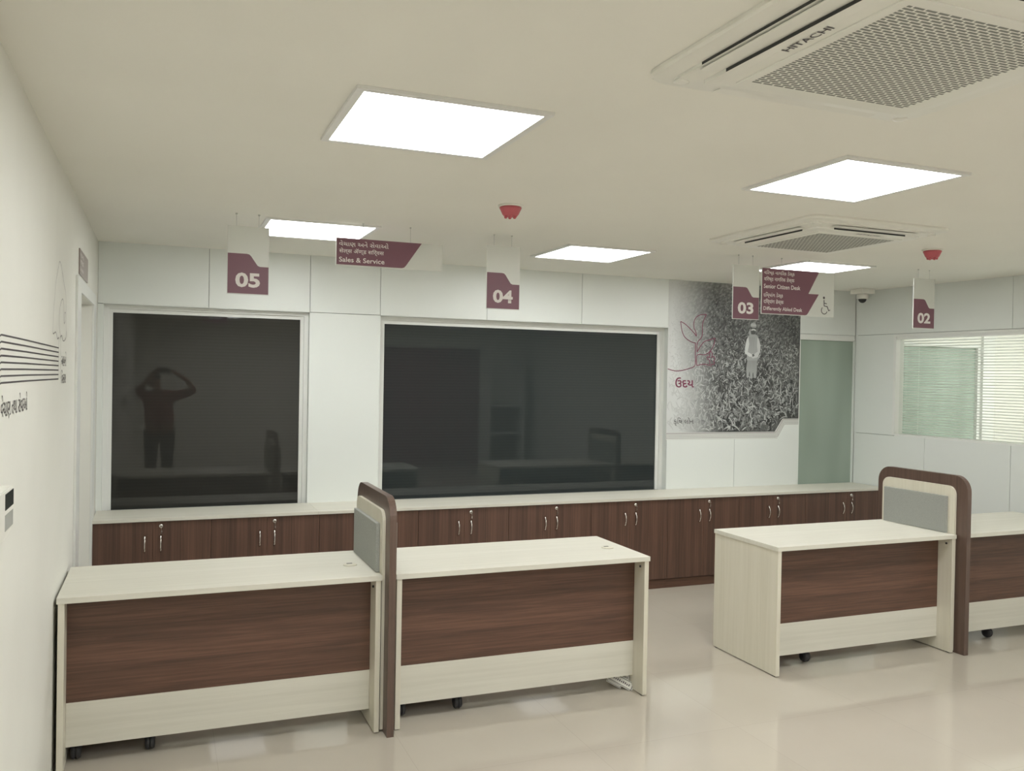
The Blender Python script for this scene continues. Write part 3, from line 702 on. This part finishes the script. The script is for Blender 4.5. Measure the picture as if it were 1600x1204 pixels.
def pedestal(x0, label):
    """low drawer unit on casters tucked behind a modesty panel"""
    root = thing('drawer_pedestal', label, 'drawer unit', (x0+.2, -2.06, 0), 'drawer pedestals under the desks')
    bm = B(); box(bm, x0, x0+.38, -2.29, -1.90, .085, .62, .002); put('carcass', bm, M['brown_v'], root)
    for k in range(3):
        bm = B(); z = .09+.177*k; box(bm, x0+.002, x0+.378, -1.8995, -1.882, z, z+.172, .001); d = put('drawer', bm, M['brown_h'], root)
        bm = B(); tube(bm, [(x0+.14, -1.8815, z+.12), (x0+.145, -1.862, z+.12), (x0+.235, -1.862, z+.12), (x0+.24, -1.8815, z+.12)], .004); put('handle', bm, M['chrome'], d)
    for x in (x0+.032, x0+.33):
        for y in (-2.262, -1.95):
            bm = B(); lathe(bm, [(.012, -.021), (.029, -.019), (.034, -.010), (.034, -.003), (.026, -.001), (.026, .001), (.034, .003), (.034, .010), (.029, .019), (.012, .021)], (0, 0, 0), 20)
            bmesh.ops.transform(bm, matrix=Matrix.Translation((x, y, .0345)) @ Matrix.Rotation(PI/2, 4, 'Y') @ Matrix.Rotation(.0, 4, 'Z'), verts=bm.verts[:])
            box(bm, x-.02, x+.02, y-.02, y+.02, .070, .0848); box(bm, x-.023, x+.023, y-.005, y+.03, .045, .074, .004)
            put('caster', bm, M['caster'], root)
    return root
ped = pedestal(.046, 'drawer unit on dark casters under the far left desk')
dup(ped, (1.452, 0, 0), 'drawer unit on dark casters under the desk right of the left divider')
dup(ped, (3.674, 0, 0), 'drawer unit on dark casters under the third desk, one caster in sight')
dup(ped, (5.209, 0, 0), 'drawer unit on dark casters under the desk at the right edge')

# printed cards leaning in the corner under the second desk
def card(c, size, roll_, lean, label, s):
    Q = Matrix.Translation(c) @ Matrix.Rotation(-.25, 4, 'Z') @ Matrix.Rotation(lean, 4, 'X') @ Matrix.Rotation(roll_, 4, 'Y')
    root = thing('printed_card', label, 'card', (c[0], c[1], 0), 'printed cards under the desk')
    wd, hg = size; bm = B(); box(bm, -wd/2, wd/2, -.0006, .0006, -hg/2, hg/2, mtx=Q); put('card_sheet', bm, M['paper'], root)
    bm = B(); t = .004
    for a, b, c2, d in ((-1, 1, -1, -.86), (-1, 1, .86, 1), (-1, -.95, -.86, .86), (.95, 1, -.86, .86)):
        box(bm, a*wd/2*.93, b*wd/2*.93, -.0011, -.0008, c2*hg/2*.86, d*hg/2*.86, mtx=Q)
    for i in range(11):
        xa = -wd*.38+i*wd*.07; box(bm, xa, xa+wd*.04, -.0011, -.0008, -hg*.12, hg*.12 if i % 3 else hg*.05, mtx=Q)
    put('card_print', bm, M['ink'], root)
card((2.755, -2.300, .046), (.160, .048), .52, -.5, 'long white printed card leaning slanted at the right end under the second desk', '')
card((2.778, -2.290, .066), (.080, .040), .50, -.5, 'short white card, uppermost of the three under the second desk', '')
card((2.732, -2.280, .034), (.085, .036), .52, -.5, 'short white card, lowest of the three under the second desk', '')

# ------------------------------------------------------------------ cabin blinds
root = thing('venetian_blind', 'white venetian blind hanging inside the cabin window', 'blind', tuple(RW @ Vector((1.7, .13, WZ0))))
bm = B(); rbox(bm, WS0-.02, WS1, .115, .145, ZJ-.04, ZJ+.01); put('head_rail', bm, M['slat'], root)
bm = B(); z = WZ0-.01
while z < ZJ-.05:
    box(bm, WS0-.02, WS1, -.0125, .0125, -.0004, .0004, mtx=RW @ Matrix.Translation((0, .13, z)) @ Matrix.Rotation(-.30, 4, 'X')); z += .0240
put('slats', bm, M['slat'], root)
bm = B()
for s in (.62, 1.36, 2.1, 2.8): tube(bm, [tuple(RW @ Vector((s, .117, WZ0-.01))), tuple(RW @ Vector((s, .117, ZJ-.04)))], .0009, 5)
put('ladder_cord', bm, M['slat'], root)

# ------------------------------------------------------------------ the photographer, seen mirrored in the dark windows
def skin(name, nodes, edges, m, parent, sub=2):
    me = bpy.data.meshes.new(name); me.from_pydata([n[0] for n in nodes], edges, []); me.update()
    ob = bpy.data.objects.new(name, me); COL.objects.link(ob)
    md = ob.modifiers.new('skin', 'SKIN'); md.use_smooth_shade = True
    for i, n in enumerate(nodes):
        r = n[1]; r = r if isinstance(r, tuple) else (r, r)
        me.skin_vertices[0].data[i].radius = r; me.skin_vertices[0].data[i].use_root = (i == 0)
    sb = ob.modifiers.new('sub', 'SUBSURF'); sb.levels = sub; sb.render_levels = sub
    dg = bpy.context.evaluated_depsgraph_get(); dg.update()
    m2 = bpy.data.meshes.new_from_object(ob.evaluated_get(dg)); bpy.data.objects.remove(ob); bpy.data.meshes.remove(me)
    bm = B(); bm.from_mesh(m2); bpy.data.meshes.remove(m2)
    return put(name, bm, m, parent, smooth=True, norm=False)
px, py = .385, -6.92
person = thing('person', 'person in maroon shirt holding up a phone, mirrored in the left window', 'person', (px, py, 0))
ph = Vector((CAM.x, CAM.y, CAM.z)); pr = Vector((math.cos(YAW), -math.sin(YAW), 0)); pf = Vector((math.sin(YAW), math.cos(YAW), 0))
hl = ph-pr*.035-pf*.030; hr = ph+pr*.165-pf*.030      # where the two hands grip the phone
nodes = [((px, py, .90), (.19, .14)), ((px, py+.01, 1.06), (.185, .14)), ((px, py+.01, 1.20), (.19, .13)), ((px, py, 1.32), (.14, .095)), ((px-.03, py+.01, 1.395), .060), ((px-.05, py+.03, 1.45), .058),
         ((px-.08, py+.05, 1.52), (.080, .094)), ((px-.08, py+.05, 1.59), (.072, .084)),
         ((px-.20, py, 1.33), .066), ((px-.285, py+.10, 1.38), .047), ((px-.16, py+.30, 1.55), .034), (tuple(hl+Vector((-.03, -.05, -.03))), .027),
         ((px+.22, py, 1.33), .066), ((px+.46, py+.08, 1.40), .050), ((px+.36, py+.24, 1.56), .036), (tuple(hr+Vector((.03, -.04, -.03))), .027),
         ((px-.10, py, .80), .110), ((px-.11, py+.02, .46), .070), ((px-.12, py-.02, .10), .044), ((px-.125, py+.09, .035), .032),
         ((px+.10, py, .80), .110), ((px+.11, py+.02, .46), .070), ((px+.12, py-.02, .10), .044), ((px+.125, py+.09, .035), .032)]
edges = [(0, 1), (1, 2), (2, 3), (3, 4), (4, 5), (5, 6), (6, 7), (3, 8), (8, 9), (9, 10), (10, 11), (3, 12), (12, 13), (13, 14), (14, 15), (0, 16), (16, 17), (17, 18), (18, 19), (0, 20), (20, 21), (21, 22), (22, 23)]
def hand(h, side, i0):
    """palm plus five fingers closing on the end of the phone"""
    ns, es = [], []
    palm = h+pr*side*.012; ns.append((tuple(palm), .024)); es.append((i0, len(nodes)+len(ns)-1)); k0 = len(nodes)+len(ns)-1
    for k in range(4):
        zz = .026-.017*k; l = (.9, 1.0, .95, .8)[k]
        a = palm+pr*side*.022*(1 if k else .9)+pf*.012*l+Vector((0, 0, zz)); b = a+pf*.024*l-pr*side*.010; c = b-pr*side*.016*l+pf*.002
        j = len(nodes)+len(ns)
        ns += [(tuple(a), .009), (tuple(b), .0085), (tuple(c), .0075)]; es += [(k0, j), (j, j+1), (j+1, j+2)]
    a = palm-pr*side*.014+Vector((0, 0, -.026)); b = a-pr*side*.028+Vector((0, 0, .004))+pf*.004; j = len(nodes)+len(ns)
    ns += [(tuple(a), .011), (tuple(b), .009)]; es += [(k0, j), (j, j+1)]
    return ns, es
for h, s, i0 in ((hl, -1, 11), (hr, 1, 15)):
    ns, es = hand(h, s, i0); nodes += ns; edges += es
skin('body', nodes, edges, M['skin'], person)
sh = [0, 1, 2, 3]
n2 = [((px, py, .83), (.232, .165)), ((px, py+.01, 1.06), (.222, .160)), ((px, py+.01, 1.20), (.222, .148)), ((px, py, 1.32), (.165, .108)), ((px-.03, py+.01, 1.385), .070),
      ((px-.20, py, 1.33), .080), ((px-.285, py+.10, 1.38), .058), ((px-.24, py+.20, 1.46), .052), ((px+.22, py, 1.33), .080), ((px+.46, py+.08, 1.40), .062), ((px+.41, py+.16, 1.48), .054)]
skin('shirt', n2, [(0, 1), (1, 2), (2, 3), (3, 4), (3, 5), (5, 6), (6, 7), (3, 8), (8, 9), (9, 10)], M['shirt'], person)
n3 = [((px, py, .90), (.215, .152)), ((px-.105, py, .78), .128), ((px-.11, py+.02, .46), .094), ((px-.12, py-.02, .09), .066), ((px+.105, py, .78), .128), ((px+.11, py+.02, .46), .094), ((px+.12, py-.02, .09), .066)]
skin('trousers', n3, [(0, 1), (1, 2), (2, 3), (0, 4), (4, 5), (5, 6)], M['trousers'], person)
for s in (-1, 1): skin('shoe', [((px+s*.122, py-.04, .042), (.042, .038)), ((px+s*.124, py+.05, .038), (.043, .034)), ((px+s*.128, py+.15, .030), (.040, .026))], [(0, 1), (1, 2)], M['shoe'], person)
hx, hy, hz = px-.08, py+.05, 1.56
bm = B(); bmesh.ops.create_uvsphere(bm, u_segments=20, v_segments=14, radius=1, matrix=Matrix.Translation((hx, hy-.018, hz+.035)) @ Matrix.Diagonal((.088, .100, .090, 1)))
bmesh.ops.delete(bm, geom=[v for v in bm.verts if v.co.y > hy+.045 and v.co.z < hz+.055 or v.co.z < hz-.02], context='VERTS'); put('hair', bm, M['hair'], person, smooth=True)
for s in (-1, 1):
    bm = B(); bmesh.ops.create_uvsphere(bm, u_segments=12, v_segments=8, radius=.0125, matrix=Matrix.Translation((hx+s*.031, hy+.076, hz-.005))); put('eye', bm, M['eye'], person, smooth=True)
    bm = B(); bmesh.ops.create_uvsphere(bm, u_segments=12, v_segments=8, radius=1, matrix=Matrix.Translation((hx+s*.080, hy-.005, hz-.012)) @ Matrix.Diagonal((.010, .020, .032, 1))); put('ear', bm, M['skin'], person, smooth=True)
bm = B(); tube(bm, [(hx, hy+.078, hz), (hx, hy+.094, hz-.022), (hx, hy+.098, hz-.034), (hx, hy+.084, hz-.040)], .010, 8, [.6, .9, 1.2, .8]); put('nose', bm, M['skin'], person, smooth=True)
bm = B(); tube(bm, [(hx-.024, hy+.072, hz-.062), (hx, hy+.080, hz-.062), (hx+.024, hy+.072, hz-.062)], .006, 8, [.4, 1, .4]); put('mouth', bm, M['wallmaroon'], person, smooth=True)

phone = thing('mobile_phone', 'dark phone held up sideways by the mirrored photographer', 'phone', tuple(ph))
Q = Matrix(((pr.x, pf.x, 0, ph.x), (pr.y, pf.y, 0, ph.y), (0, 0, 1, ph.z), (0, 0, 0, 1)))
bm = B(); box(bm, -.022, .138, -.026, -.018, -.045, .030, .003, mtx=Q); put('phone_body', bm, M['dark'], phone)
bm = B(); box(bm, -.012, .012, -.0182, -.0165, -.012, .012, .001, mtx=Q); put('lens_block', bm, M['screen'], phone)
bm = B(); box(bm, -.018, .134, -.0268, -.0261, -.042, .027, mtx=Q); put('phone_screen', bm, M['screen'], phone)
